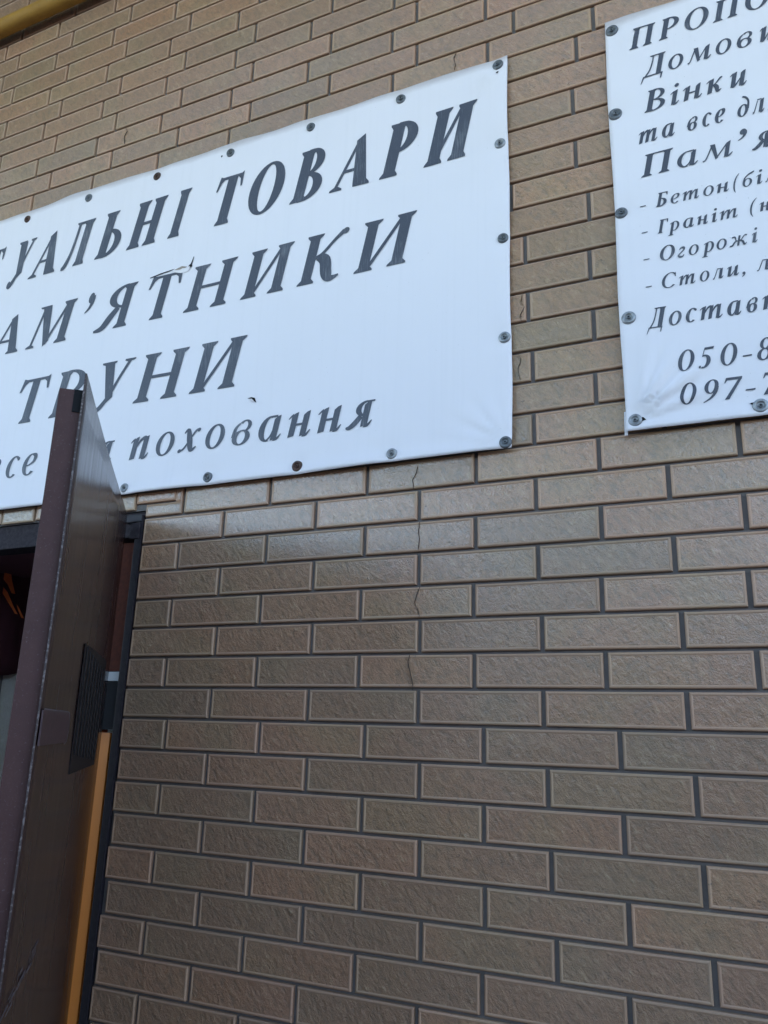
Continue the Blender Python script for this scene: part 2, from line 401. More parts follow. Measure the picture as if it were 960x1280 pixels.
cand.sort(key=lambda t: -t[0])
rest = bmesh.new()
nb = 0
for size, a, b_, c_, d_ in cand:
    key = (round(b_ - a, 3), round(d_ - c_, 4))
    if key not in meshes: meshes[key] = brick_mesh(b_ - a, d_ - c_)
    me = meshes[key]
    loc = Vector(((a + b_) / 2, random.uniform(-0.0007, 0.0006), (c_ + d_) / 2))
    if size > 25 and nb < 299:
        o = bpy.data.objects.new('brick', me); o.parent = bw; o.location = loc
        o.rotation_euler = (random.uniform(-0.004, 0.004), random.uniform(-0.0018, 0.0018), random.uniform(-0.002, 0.002))
        link(o); nb += 1
    else:
        n0 = len(rest.verts); rest.from_mesh(me)
        rest.verts.ensure_lookup_table()
        for v_ in rest.verts[n0:]: v_.co += loc
print('bricks as parts', nb, 'of visible', sum(1 for c_ in cand if c_[0] > 25), 'all', len(cand))
ro = obj('brick_courses', rest, [M_FACE, M_EDGE], bw); ro['kind'] = 'stuff'

# hairline cracks in the bricks
CR = [[(-0.0187,0.5005),(-0.021,0.488),(-0.030,0.471),(-0.0275,0.452)], [(-0.012,0.377),(-0.0145,0.36),(-0.0125,0.342),(-0.0145,0.318)],
      [(-0.009,0.239),(-0.0165,0.221),(-0.0205,0.209),(-0.012,0.19),(-0.0085,0.178)],
      [(-0.029,0.101),(-0.032,0.085),(-0.026,0.062),(-0.020,0.045),(-0.0205,0.032)],
      [(0.2155,0.862),(0.2125,0.846),(0.2195,0.832),(0.210,0.814),(0.2125,0.80)],
      [(0.2045,0.727),(0.210,0.708),(0.203,0.69),(0.2085,0.665)],
      [(-1.0,1.700),(-0.992,1.684),(-1.001,1.669),(-0.996,1.640)], [(0.062,1.560),(0.056,1.548),(0.06,1.53),(0.058,1.512)]]
for pts in CR:
    bm = bmesh.new(); vs = []
    fine = []
    for (x0, z0), (x1, z1) in zip(pts, pts[1:]):
        for t in (0, 0.34, 0.67): fine.append((x0 + (x1 - x0) * t + random.uniform(-0.0009, 0.0009), z0 + (z1 - z0) * t))
    fine.append(pts[-1])
    for x, z in fine:
        hw = random.uniform(0.00006, 0.00022)
        vs.append([bm.verts.new((x - hw, -0.0016, H0 + z)), bm.verts.new((x + hw, -0.0016, H0 + z)), bm.verts.new((x + hw, 0.001, H0 + z)), bm.verts.new((x - hw, 0.001, H0 + z))])
    for p, q in zip(vs, vs[1:]):
        for i in range(4): bm.faces.new((p[i], p[(i + 1) % 4], q[(i + 1) % 4], q[i]))
    obj('crack', bm, M_CRACK, bw)

# ------------------------------------------------------------------ banner cloth
def hump(d, r): return math.exp(-(d / r) ** 2)
class Banner:
    def __init__(s, x0, x1, z0, z1, screws, pleats, seed):
        s.x0, s.x1, s.z0, s.z1, s.screws, s.pleats, s.seed = x0, x1, z0, z1, screws, pleats, seed
    def y(s, x, z):
        """front surface of the vinyl (negative = towards the street)"""
        e = min(x - s.x0, s.x1 - x, z - s.z0, s.z1 - z)
        y = -0.015 - 0.006 * hump(z - s.z0, 0.025) + 0.0030 * math.sin(3.1 * x + s.seed) * math.sin(2.3 * z + s.seed) + 0.0012 * math.sin(9 * x + 2 * z + s.seed) + 0.0009 * math.sin(6 * z - 13 * x + 2 * s.seed)
        y += 0.0011 * math.sin(23 * x + 2 * math.sin(4 * z)) * hump(min(z - s.z0, s.z1 - z), 0.05)
        y += 0.0011 * math.sin(25 * z + 2 * math.sin(4 * x)) * hump(min(x - s.x0, s.x1 - x), 0.04)
        for (sx, sz) in s.screws:                     # pulled in under every washer
            d = math.hypot(x - sx, z - sz)
            if d < 0.12: y += 0.0042 * hump(d, 0.028)
        for (sx, sz, a0, a1, n, ln, amp) in s.pleats: # folds fanning out from a corner screw
            dx, dz = x - sx, z - sz; d = math.hypot(dx, dz)
            if 0.001 < d < ln * 2.5:
                a = math.degrees(math.atan2(dz, dx)) % 360
                t = (a - a0) / (a1 - a0)
                if 0 < t < 1:
                    y -= amp * (0.5 - 0.5 * math.cos(2 * math.pi * n * t)) * math.sin(math.pi * t) ** 0.5 * max(0, min(1, (d - 0.0135) / 0.03)) * hump(d, ln)
        return y
    def edge(s, x, z):                                # uneven outline of the sheet
        tx, tz = x, z
        if abs(z - s.z1) < 1e-6:
            tz += 0.0022 * math.sin(11 * x + s.seed) + 0.0014 * math.sin(31 * x) - 0.001
        if abs(z - s.z0) < 1e-6: tz += 0.0012 * math.sin(7 * x + s.seed)
        if abs(x - s.x1) < 1e-6: tx += 0.0014 * math.sin(14 * z + s.seed)
        if abs(x - s.x0) < 1e-6: tx += 0.0014 * math.sin(13 * z + s.seed + 1)
        return tx, tz
    def build(s, parent, holes=()):
        st = 0.0085
        nx = round((s.x1 - s.x0) / st); nz = round((s.z1 - s.z0) / st)
        bm = bmesh.new(); F = []; B = []
        for j in range(nz + 1):
            rf = []; rb = []
            for i in range(nx + 1):
                x = s.x0 + (s.x1 - s.x0) * i / nx; z = s.z0 + (s.z1 - s.z0) * j / nz
                if i == nx: x = s.x1
                if j == nz: z = s.z1
                tx, tz = s.edge(x, z)
                roll = 0.0016 * hump(min(x - s.x0, s.x1 - x, z - s.z0, s.z1 - z), 0.006)
                y = s.y(x, z) + roll
                rf.append(bm.verts.new((tx, y, tz))); rb.append(bm.verts.new((tx, y + 0.0013, tz)))
            F.append(rf); B.append(rb)
        def inhole(i, j):
            x = s.x0 + (s.x1 - s.x0) * (i + .5) / nx; z = s.z0 + (s.z1 - s.z0) * (j + .5) / nz
            return any(abs(x - hx) < hw and abs(z - hz) < hh for hx, hz, hw, hh in holes)
        for j in range(nz):
            for i in range(nx):
                f = bm.faces.new((F[j][i], F[j][i+1], F[j+1][i+1], F[j+1][i])); f.material_index = 0; f.smooth = True
                f = bm.faces.new((B[j][i], B[j+1][i], B[j+1][i+1], B[j][i+1])); f.material_index = 1; f.smooth = True
        for i in range(nx):
            for r in (0, nz): bm.faces.new((F[r][i], F[r][i+1], B[r][i+1], B[r][i]))
        for j in range(nz):
            for c_ in (0, nx): bm.faces.new((F[j][c_], F[j+1][c_], B[j+1][c_], B[j][c_]))
        bmesh.ops.recalc_face_normals(bm, faces=bm.faces[:])
        return rebase(obj('vinyl_sheet', bm, [M_VINYL, M_VINYL_BACK], parent))

# ------------------------------------------------------------------ lettering (bold slanted roman, drawn stroke by stroke)
SL = 0.208
WS = [1.0]
def R_(x0, y0, x1, y1): return [(x0, y0), (x1, y0), (x1, y1), (x0, y1)]
def stem(x, w_, y0, y1, b_=1, t_=1, s_=0.068):
    w_ = w_ * WS[0]
    o_ = [R_(x, y0 + 0.01, x + w_, y1 - 0.01)]
    if b_: o_.append([(x - s_, y0), (x + w_ + s_ * (b_ > 0), y0), (x + w_ + s_ * .9 * (b_ > 0), y0 + 0.035), (x + w_, y0 + 0.10), (x, y0 + 0.10), (x - s_ * .9, y0 + 0.035)])
    if t_: o_.append([(x - s_, y1), (x - s_ * .9, y1 - 0.035), (x, y1 - 0.10), (x + w_, y1 - 0.10), (x + w_ + s_ * .9, y1 - 0.035), (x + w_ + s_, y1)])
    return o_
def LN(x0, y0, x1, y1, w_):
    w_ *= (1 + WS[0]) / 2
    return [[(x0 - w_/2, y0), (x0 + w_/2, y0), (x1 + w_/2, y1), (x1 - w_/2, y1)]]
def arc(cx, cy, rx, ry, tx, ty, a0, a1, n=None):
    n = n or max(6, int(abs(a1 - a0) / 12)); tx *= min(WS[0], 1.38); ty *= (1 + WS[0]) / 2
    P_ = []
    for i in range(n + 1):
        a = math.radians(a0 + (a1 - a0) * i / n); c_, s_ = math.cos(a), math.sin(a)
        P_.append(((cx + rx * c_, cy + ry * s_), (cx + (rx - tx) * c_, cy + (ry - ty) * s_)))
    return [('S', P_)]
def cv(pts):                    # ribbon through (x, y, width)
    P_ = []; pts = [(x, y, w_ * (1 + (WS[0] - 1) * min(1, w_ / 0.12))) for x, y, w_ in pts]; q = [pts[0]] + list(pts) + [pts[-1]]
    smp = []
    for a, b_, c_, d_ in zip(q, q[1:], q[2:], q[3:]):
        for i in range(5):
            t = i / 5
            smp.append(tuple(0.5 * ((2*b_[k]) + (-a[k] + c_[k]) * t + (2*a[k] - 5*b_[k] + 4*c_[k] - d_[k]) * t*t + (-a[k] + 3*b_[k] - 3*c_[k] + d_[k]) * t**3) for k in range(3)))
    smp.append(tuple(pts[-1]))
    for i, (x, y, w_) in enumerate(smp):
        x0, y0, _ = smp[max(0, i-1)]; x1, y1, _ = smp[min(len(smp)-1, i+1)]
        l = math.hypot(x1 - x0, y1 - y0) or 1; nx_, ny_ = -(y1 - y0) / l, (x1 - x0) / l
        P_.append(((x + nx_ * w_/2, y + ny_ * w_/2), (x - nx_ * w_/2, y - ny_ * w_/2)))
    return [('S', P_)]
def dot(x, y, r): return [[(x + r * math.cos(a * math.pi / 7), y + r * math.sin(a * math.pi / 7)) for a in range(14)]]
X = 0.67
def ls(x, w_=0.15, en=1, ex=1, y0=0.0):      # italic lower-case stem with entry and exit flicks
    w_ = w_ * WS[0]
    o_ = [[(x, y0 + 0.0), (x + w_, y0 + 0.03), (x + w_, X - 0.0), (x + w_ * .45, X - 0.03), (x, X - 0.10)]]
    if en: o_ += cv([(x - 0.09, X - 0.17, 0.03), (x - 0.02, X - 0.10, 0.05), (x + 0.05, X - 0.06, 0.06)])
    if ex: o_ += cv([(x + w_ * .5, 0.04, 0.10), (x + w_ + 0.02, 0.035, 0.07), (x + w_ + 0.11, 0.15, 0.03)])
    return o_
def arch(x0, x1): return cv([(x0, 0.28, 0.04), (x0 + (x1-x0) * .45, 0.53, 0.07), (x1 - 0.02, X - 0.06, 0.10), (x1 + 0.06, X - 0.09, 0.08)])
G = {
 'П': lambda: stem(.08,.19,0,1) + stem(.56,.19,0,1) + [R_(.1,.945,.72,1)],
 'Т': lambda: stem(.29,.19,0,.99,1,0) + [R_(.03,.935,.77,.995), [(.03,1.02),(-.02,.72),(.03,.72),(.10,.88),(.18,.94),(.10,1.0)], [(.77,1.03),(.80,.72),(.75,.72),(.70,.88),(.62,.94),(.70,.99)]],
 'У': lambda: [[(.10,.97),(.14+.19*WS[0],.97),(.33+.19*WS[0],.22),(.40,.10)], [(.02,1),(.02,.965),(.12,.93),(.32,.93),(.42,.965),(.42,1)], [(.64,1),(.64,.965),(.72,.94),(.80,.94),(.92,.965),(.92,1)]] + cv([(.78,.96,.07),(.60,.60,.07),(.46,.28,.08),(.28,.03,.10),(.13,-.06,.07)]) + dot(.12,.0,.085),
 'А': lambda: LN(.06,.02,.45,.93,.07) + [[(.44-.06*WS[0],.90),(.54,1.0),(.86,.02),(.86-.23*WS[0],.02)], R_(.20,.31,.66,.37)] + [[(-.07,0),(.25,0),(.24,.035),(.14,.08),(.04,.08),(-.06,.035)], [(.52,0),(.93,0),(.92,.035),(.84,.10),(.62,.10),(.53,.035)]],
 'Л': lambda: stem(.56,.19,0,1,1,1) + [R_(.22,.94,.72,1), [(.16,1),(.18,.965),(.26,.93),(.34,.93),(.34,1)]] + cv([(.30,.97,.075),(.29,.65,.08),(.24,.30,.09),(.12,.06,.10),(-.02,.0,.05)]),
 'Ь': lambda: stem(.08,.19,0,1) + arc(.26,.30,.44,.31,.155,.06,-90,90) + [R_(.2,-.008,.3,.05)],
 'Н': lambda: stem(.08,.19,0,1) + stem(.60,.19,0,1) + [R_(.25,.47,.62,.535)],
 'І': lambda: stem(.08,.19,0,1),
 'О': lambda: arc(.42,.5,.42,.52,.185,.05,0,360,36),
 'В': lambda: stem(.08,.19,0,1) + arc(.30,.755,.33,.255,.15,.05,-90,90) + arc(.30,.265,.41,.275,.165,.055,-90,90) + [R_(.2,.95,.32,1.01), R_(.2,-.01,.32,.045), R_(.2,.5,.32,.54)],
 'Б': lambda: stem(.08,.17,0,1) + [R_(.1,.94,.62,1), [(.62,1.0),(.64,.76),(.59,.76),(.52,.92),(.5,.95)]] + arc(.26,.29,.40,.30,.18,.055,-90,90) + [R_(.2,.535,.3,.59), R_(.2,-.008,.3,.05)],
 'Г': lambda: stem(.08,.17,0,1) + [R_(.1,.94,.66,1), [(.66,1.0),(.68,.74),(.63,.74),(.56,.92),(.54,.95)]],
 'Р': lambda: stem(.08,.19,0,1) + arc(.28,.72,.41,.29,.175,.055,-90,90) + [R_(.2,.955,.3,1.01)],
 'С': lambda: arc(.44,.5,.44,.52,.16,.05,48,318,28) + [[(.70,1.0),(.74,.70),(.70,.70),(.62,.88)]],
 'И': lambda: stem(.08,.19,0,1) + stem(.64,.19,0,1) + LN(.24,.06,.66,.93,.075),
 'М': lambda: LN(.07,.02,.22,.97,.065) + [[(.14,1),(.17+.20*WS[0],1),(.36+.20*WS[0],.10),(.44,-.02)], [(.06,1),(.08,.96),(.2,.93),(.38,.93),(.38,1)]] + LN(.47,.02,.86,.92,.075) + stem(.82,.20,0,1) + [[(-.05,0),(.19,0),(.18,.035),(.1,.08),(.05,.08),(-.04,.035)]],
 'Я': lambda: stem(.52,.19,0,1) + arc(.56,.735,.40,.275,.18,.055,90,270) + cv([(.44,.48,.13),(.30,.28,.17),(.16,.07,.15),(-.04,.02,.05)]),
 'К': lambda: stem(.08,.19,0,1) + cv([(.24,.50,.07),(.40,.58,.07),(.58,.80,.07),(.74,.96,.10)]) + dot(.77,.95,.065) + cv([(.34,.53,.14),(.48,.42,.20),(.56,.16,.20),(.66,.03,.13),(.82,.07,.04)]),
 'Д': lambda: stem(.60,.18,0,1,0,1) + [R_(.26,.945,.72,1), [(.18,1),(.20,.965),(.28,.93),(.36,.93),(.36,1)], R_(.02,0,.92,.06), [(.02,.06),(.10,.06),(.02,-.22),(-.04,-.30)], [(.84,.06),(.93,.06),(.90,-.22),(.84,-.22)]] + cv([(.34,.97,.06),(.34,.65,.06),(.28,.30,.065),(.12,.03,.07)]),
 '’': lambda: dot(.16,.90,.125) + cv([(.22,.92,.14),(.25,.80,.11),(.18,.66,.07),(.02,.56,.03)]),
 'п': lambda: ls(.05,.15,1,0) + ls(.42,.15,0,1) + arch(.17,.46),
 'и': lambda: ls(.05,.15,1,0) + ls(.42,.15,0,1) + cv([(.12,.05,.09),(.24,.05,.07),(.44,.36,.04)]),
 'т': lambda: ls(.05,.13,1,0) + ls(.34,.13,0,0) + ls(.63,.13,0,1) + arch(.15,.36) + arch(.44,.65),
 'н': lambda: ls(.05,.15,1,0) + ls(.42,.15,0,1) + [R_(.17,.30,.46,.36)],
 'о': lambda: arc(.28,.335,.28,.35,.125,.045,0,360,26),
 'с': lambda: arc(.28,.335,.28,.35,.14,.045,52,312,18) + dot(.42,.575,.055),
 'е': lambda: arc(.28,.335,.28,.35,.14,.045,90,318,16) + cv([(.28,.66,.05),(.41,.60,.12),(.40,.44,.10),(.26,.33,.05),(.10,.30,.04)]),
 'а': lambda: arc(.30,.33,.30,.35,.15,.05,75,285,14) + cv([(.30,.01,.05),(.40,.12,.05),(.46,.35,.04)]) + ls(.42,.15,0,1) + [R_(.33,.625,.5,.68)],
 'в': lambda: arc(.27,.20,.27,.215,.13,.04,-180,180,22) + arc(.32,.52,.20,.165,.10,.04,-80,150,14) + cv([(.16,.60,.05),(.05,.46,.09),(.04,.22,.12)]),
 'я': lambda: ls(.40,.15,0,1) + arc(.46,.475,.30,.205,.13,.045,90,270) + [R_(.42,.63,.68,.675)] + cv([(.36,.29,.12),(.22,.12,.13),(.08,.02,.10),(-.03,.02,.04)]),
 'х': lambda: cv([(.06,X-.12,.04),(.16,X-.04,.10),(.27,.34,.15),(.38,.05,.11),(.52,.13,.04)]) + cv([(.02,.05,.06),(.14,.10,.06),(.27,.33,.05),(.40,.58,.06),(.50,.61,.06)]) + dot(.03,.055,.055) + dot(.49,.60,.055),
 'м': lambda: cv([(-.04,.02,.07),(.05,.10,.05),(.16,.60,.05)]) + [[(.10,X),(.12+.14*WS[0],X),(.28+.14*WS[0],.05),(.34,-.01)]] + LN(.35,.02,.62,X-.06,.055) + ls(.58,.14,0,1),
 'л': lambda: cv([(-.04,.02,.08),(.06,.08,.06),(.18,.60,.05)]) + ls(.38,.15,0,1) + [R_(.15,.615,.46,X)],
 'д': lambda: arc(.28,.30,.28,.31,.12,.045,0,360,24) + cv([(.52,.34,.10),(.50,.70,.08),(.34,.92,.07),(.14,1.0,.06)]),
 'к': lambda: ls(.05,.15,1,0) + cv([(.18,.34,.05),(.30,.42,.05),(.44,.62,.08),(.50,.62,.06)]) + cv([(.24,.38,.10),(.36,.24,.14),(.42,.05,.10),(.54,.12,.03)]),
 'р': lambda: [[(.05,-.30),(.20,-.28),(.20,X),(.12,X-.03),(.05,X-.1)], [(-.04,-.33),(.28,-.33),(.27,-.30),(.2,-.26),(.05,-.26),(-.03,-.30)]] + cv([(-.04,.50,.03),(.03,.57,.05),(.1,.6,.06)]) + arc(.26,.33,.27,.35,.13,.05,-115,115,16),
 'г': lambda: cv([(.06,.50,.05),(.14,.62,.10),(.30,.63,.12),(.34,.48,.09),(.18,.30,.08),(.06,.14,.09),(.16,.04,.12),(.32,.03,.09),(.40,.16,.04)]),
 'б': lambda: arc(.28,.28,.28,.29,.12,.045,0,360,24) + cv([(.05,.28,.10),(.08,.60,.08),(.28,.82,.09),(.52,.93,.10),(.58,1.0,.04)]),
 'ж': lambda: [R_(.42,0,.54,X)] + cv([(.06,.60,.09),(.22,.60,.08),(.32,.36,.06),(.44,.33,.06)]) + cv([(.0,.05,.08),(.14,.06,.10),(.28,.28,.09),(.44,.33,.06)]) + cv([(.90,.60,.09),(.76,.62,.07),(.62,.38,.06),(.50,.33,.06)]) + cv([(.96,.12,.04),(.84,.03,.10),(.70,.26,.10),(.50,.33,.06)]),
 'і': lambda: ls(.05,.15,1,1) + dot(.14,.88,.085),
 '(': lambda: cv([(.36,1.06,.03),(.14,.80,.08),(.05,.42,.10),(.12,.02,.08),(.30,-.24,.03)]),
 '-': lambda: [R_(0,.28,.30,.345)],
 ',': lambda: dot(.12,.06,.085) + cv([(.16,.08,.10),(.18,-.04,.08),(.04,-.20,.03)]),
 '0': lambda: arc(.33,.5,.33,.515,.15,.045,0,360,30),
 '5': lambda: [[(.15,.87),(.64,.87),(.66,1.0),(.62,.985),(.16,.985)], [(.10,.52),(.15,.54),(.19,.95),(.15,.95)]] + arc(.24,.31,.36,.32,.16,.06,-108,112,18) + dot(.08,.06,.06),
 '7': lambda: [[(.02,.86),(.66,.86),(.66,.985),(.02,.985)], [(.02,.985),(-.02,.74),(.02,.74),(.08,.86)], [(.10,-.01),(.10+.17*WS[0],-.01),(.66,.90),(.60-.06*WS[0],.90)]],
 '8': lambda: arc(.33,.75,.27,.265,.12,.045,0,360,26) + arc(.33,.26,.33,.28,.14,.05,0,360,26),
 '9': lambda: arc(.31,.68,.31,.335,.15,.045,0,360,26) + cv([(.56,.66,.13),(.53,.42,.13),(.36,.16,.09),(.06,-.02,.04)]),
}
def lettering(parent, ban, weight, base, cap, glyphs, tilt=(0.0, 0.0)):
    """one printed line: glyph, left and right extent on the wall"""
    bm = bmesh.new(); hh = cap - base
    for ch, xl, xr in glyphs:
        WS[0] = 1.0
        for pas in range(3):
            shp = G[ch]()
            pts = []
            for s_ in shp: pts += ([p for pr in s_[1] for p in pr] if s_[0] == 'S' else s_)
            # slant is a property of the type: shear in real height units;
            # solve the horizontal scale so that the slanted glyph spans xl..xr
            lo_, hi_ = 0.2 * hh, 3.0 * hh
            for _ in range(30):
                k = (lo_ + hi_) / 2
                q = [p[0] * k + p[1] * SL * hh for p in pts]
                if max(q) - min(q) > xr - xl: hi_ = k
                else: lo_ = k
            if pas < 2: WS[0] = max(0.85, min(1.7, weight * hh / k))
        x_off = xl - min(p[0] * k + p[1] * SL * hh for p in pts)
        for si, s_ in enumerate(shp):
            lift = 0.0009 + 0.00005 * si
            def V(p):
                x = x_off + p[0] * k + p[1] * SL * hh; z = base + p[1] * hh + (x + 0.9) * (tilt[0] + (tilt[1] - tilt[0]) * p[1])
                return bm.verts.new((x, ban.y(x, H0 + z) - lift, H0 + z))
            if s_[0] == 'S':
                q = [(V(a), V(b_)) for a, b_ in s_[1]]
                for (a, b_), (c_, d_) in zip(q, q[1:]): bm.faces.new((a, c_, d_, b_))
            elif len(s_) == 4:        # long straight strokes follow the cloth in short steps
                q = [(V([s_[0][c_] + (s_[3][c_] - s_[0][c_]) * i_ / 7 for c_ in (0, 1)]), V([s_[1][c_] + (s_[2][c_] - s_[1][c_]) * i_ / 7 for c_ in (0, 1)])) for i_ in range(8)]
                for (a, b_), (c_, d_) in zip(q, q[1:]): bm.faces.new((a, b_, d_, c_))
            else:
                bm.faces.new([V(p) for p in s_])
    for f in bm.faces:
        if f.normal.length == 0: f.normal_update()
        if f.normal.y > 0: f.normal_flip()
    bmesh.ops.triangulate(bm, faces=[f for f in bm.faces if len(f.verts) > 4])
    return rebase(obj('lettering', bm, M_INK, parent))
def parse(s): return [(q.split('=')[0], *map(float, q.split('=')[1].split(':'))) for q in s.split()]

def washer_parts(parent, x, z, y, rusty=False, r=0.0130):
    bm = bmesh.new(); n = 28; r *= random.uniform(0.94, 1.05)
    prof = [(0.0, -0.0018), (0.34, -0.0010), (0.44, -0.0012), (0.56, -0.0034), (0.68, -0.0040), (0.82, -0.0036), (0.95, -0.0022), (1.0, 0.0002), (1.0, 0.0024)]
    rings = []
    for rr, yy in prof[1:]:
        rings.append([bm.verts.new((rr * r * math.cos(2*math.pi*i/n), yy, rr * r * math.sin(2*math.pi*i/n))) for i in range(n)])
    bm.faces.new(rings[0])
    for a, b_ in zip(rings, rings[1:]):
        for i in range(n): bm.faces.new((a[i], a[(i+1) % n], b_[(i+1) % n], b_[i]))
    bmesh.ops.recalc_face_normals(bm, faces=bm.faces[:])
    wa = obj('washer', bm, M_RUST if rusty else random.choice((M_ZINC, M_ZINC2, M_ZINC)), parent)
    wa.location = Vector((x, y, z)) - Vector(parent.location)
    wa.rotation_euler = (random.uniform(-.10, .10), random.uniform(0, 6.28), random.uniform(-.10, .10))
    if rusty: wa['label'] = 'rusty dark washer'
    smooth(wa, 35)
    bm = bmesh.new(); n = 16; rs = [[], []]
    for q, (rr, yy) in enumerate(((0.0038, -0.0018), (0.0034, -0.0044))):
        rs[q] = [bm.verts.new((rr * math.cos(2*math.pi*i/n), yy, rr * math.sin(2*math.pi*i/n))) for i in range(n)]
    for i in range(n): bm.faces.new((rs[0][i], rs[0][(i+1) % n], rs[1][(i+1) % n], rs[1][i]))
    rin = [bm.verts.new((0.0018 * math.cos(2*math.pi*i/n), -0.0044, 0.0018 * math.sin(2*math.pi*i/n))) for i in range(n)]
    deep = [bm.verts.new((0.0015 * math.cos(2*math.pi*i/n), -0.0020, 0.0015 * math.sin(2*math.pi*i/n))) for i in range(n)]
    for i in range(n):
        bm.faces.new((rs[1][i], rs[1][(i+1) % n], rin[(i+1) % n], rin[i]))
        bm.faces.new((rin[i], rin[(i+1) % n], deep[(i+1) % n], deep[i])).material_index = 1
    bm.faces.new(deep).material_index = 1
    bmesh.ops.recalc_face_normals(bm, faces=bm.faces[:])
    obj('screw_head', bm, [M_RUST if rusty else M_ZINC, M_HOLE], wa)
    return wa

# --- large banner
S1X = [0.1694, -0.0788, -0.3334, -0.5850, -0.8374, -1.0942, -1.3519, -1.6094, -1.8667]
s1 = [(x, H0 + 1.4728 - (0.006 if i else -0.004)) for i, x in enumerate(S1X)] + [(x, H0 + 0.5303) for x in (-0.0730, -0.3111, -0.5606, -0.8190, -1.0771, -1.3344, -1.5966, -1.8637)] + \
     [(0.1796, H0 + 0.5247), (0.1731, H0 + 1.2541), (0.1773, H0 + 1.0053), (0.1782, H0 + 0.7638)]
ban1 = Banner(-2.0715, 0.1924, H0 + 0.5115, H0 + 1.4960, s1, [(0.1696, H0 + 1.4767, 195, 262, 4, 0.05, 0.013), (0.1795, H0 + 0.5249, 100, 175, 3, 0.10, 0.010)], 1.3)
B1 = empty('large_banner', (-0.95, 0, H0 + 0.5115), 'large white vinyl banner with three lines of big slanted capitals above the door', 'banner', 'white vinyl banners on the brick wall')
ban1.build(B1)
for t_ in ((1.2398, 1.3852, 'Р=-1.7697:-1.6609 И=-1.6460:-1.5125 Т=-1.5125:-1.4204 У=-1.3888:-1.2869 А=-1.2997:-1.1899 Л=-1.1642:-1.0474 Ь=-1.0336:-0.9396 Н=-0.9148:-0.7822 І=-0.7694:-0.7011 Т=-0.6190:-0.5299 О=-0.5111:-0.4003 В=-0.3815:-0.2826 А=-0.2667:-0.1569 Р=-0.1302:-0.0292 И=-0.0144:0.1202'),
           (0.9978, 1.1270, 'П=-1.5649:-1.4264 А=-1.4145:-1.2924 М=-1.2611:-1.0751 ’=-1.0415:-1.0049 Я=-0.9970:-0.8515 Т=-0.8129:-0.7021 Н=-0.6892:-0.5270 И=-0.5101:-0.3558 К=-0.3439:-0.2034 И=-0.1886:-0.0273'),
           (0.7613, 0.8954, 'Т=-1.2552:-1.1375 Р=-1.1256:-0.9979 У=-0.9683:-0.8278 Н=-0.8238:-0.6536 И=-0.6427:-0.4765'),
           (0.6030, 0.6946, 'т=-1.5966:-1.5075 а=-1.4927:-1.4333 в=-1.3413:-1.2839 с=-1.2602:-1.2107 е=-1.1968:-1.1434 д=-1.0969:-1.0425 л=-1.0276:-0.9584 я=-0.9386:-0.8683 п=-0.8139:-0.7516 о=-0.7288:-0.6714 х=-0.6586:-0.5923 о=-0.5764:-0.5200 в=-0.5012:-0.4438 а=-0.4240:-0.3607 н=-0.3429:-0.2816 н=-0.2628:-0.2004 я=-0.1895:-0.1163')):
    lettering(B1, ban1, 1.20 if t_[0] < 0.65 else 1.13, t_[0], t_[1], parse(t_[2]), (0.005, 0.009) if t_[0] > 1.2 else (0.0, 0.005) if t_[0] > 0.9 else (-0.006, -0.004) if t_[0] > 0.7 else (0, 0))
for i, (x, z) in enumerate(s1):
    washer_parts(B1, x, z, ban1.y(x, z) - 0.0008, rusty=(i in (4, 10)) or i == 6)
# tears in the cloth
def tear(parent, ban, pts, m_, lift, name, depth=0.0):
    bm = bmesh.new()
    f = bm.faces.new([bm.verts.new((x, ban.y(x, H0 + z) - lift - d, H0 + z)) for x, z, d in pts])
    bmesh.ops.triangulate(bm, faces=[f])
    return rebase(obj(name, bm, m_, parent))
tear(B1, ban1, [(-0.6957,1.1265,0),(-0.6863,1.1373,0),(-0.6788,1.1433,0),(-0.6719,1.1631,0),(-0.6699,1.1616,0),(-0.6749,1.1403,0),(-0.6734,1.1334,0),(-0.6828,1.1294,0)], M_HOLE, 0.0013, 'torn_slit')
tear(B1, ban1, [(-0.8114,1.1264,0),(-0.7753,1.1313,0),(-0.7377,1.1353,0),(-0.7080,1.1363,0),(-0.7085,1.1387,0),(-0.7407,1.1382,0),(-0.7773,1.1348,0),(-0.8129,1.1288,0)], M_HOLE, 0.0013, 'torn_slit')
tear(B1, ban1, [(-0.7417,1.1329,0.001),(-0.7209,1.1378,0.003),(-0.7011,1.1373,0.004),(-0.6783,1.1329,0.002),(-0.6853,1.1215,0.0),(-0.7080,1.1205,0.0),(-0.7278,1.1265,0.0)], M_VINYL, 0.0016, 'torn_flap')
tear(B1, ban1, [(-0.7278,1.1318,0.004),(-0.7021,1.1368,0.006),(-0.6863,1.1328,0.004),(-0.7021,1.1298,0.001)], M_VINYL_BACK, 0.0016, 'torn_flap')
tear(B1, ban1, [(-0.4626,0.7208,0),(-0.4508,0.7223,0),(-0.4409,0.7188,0),(-0.4359,0.7059,0),(-0.4389,0.7074,0),(-0.4468,0.7153,0)], M_HOLE, 0.0013, 'torn_slit')
tear(B1, ban1, [(-0.4587,0.7183,0.001),(-0.4468,0.7158,0.004),(-0.4389,0.7079,0.003),(-0.4498,0.7094,0.0)], M_VINYL, 0.0018, 'torn_flap')
tear(B1, ban1, [(-0.6150,1.4624,0),(-0.6111,1.4663,0),(-0.6091,1.4619,0),(-0.6120,1.4579,0)], M_HOLE, 0.0013, 'torn_slit')
tear(B1, ban1, [(0.1647,1.4545,0),(0.1716,1.4574,0),(0.1711,1.4530,0),(0.1677,1.4510,0)], M_HOLE, 0.0013, 'torn_slit')

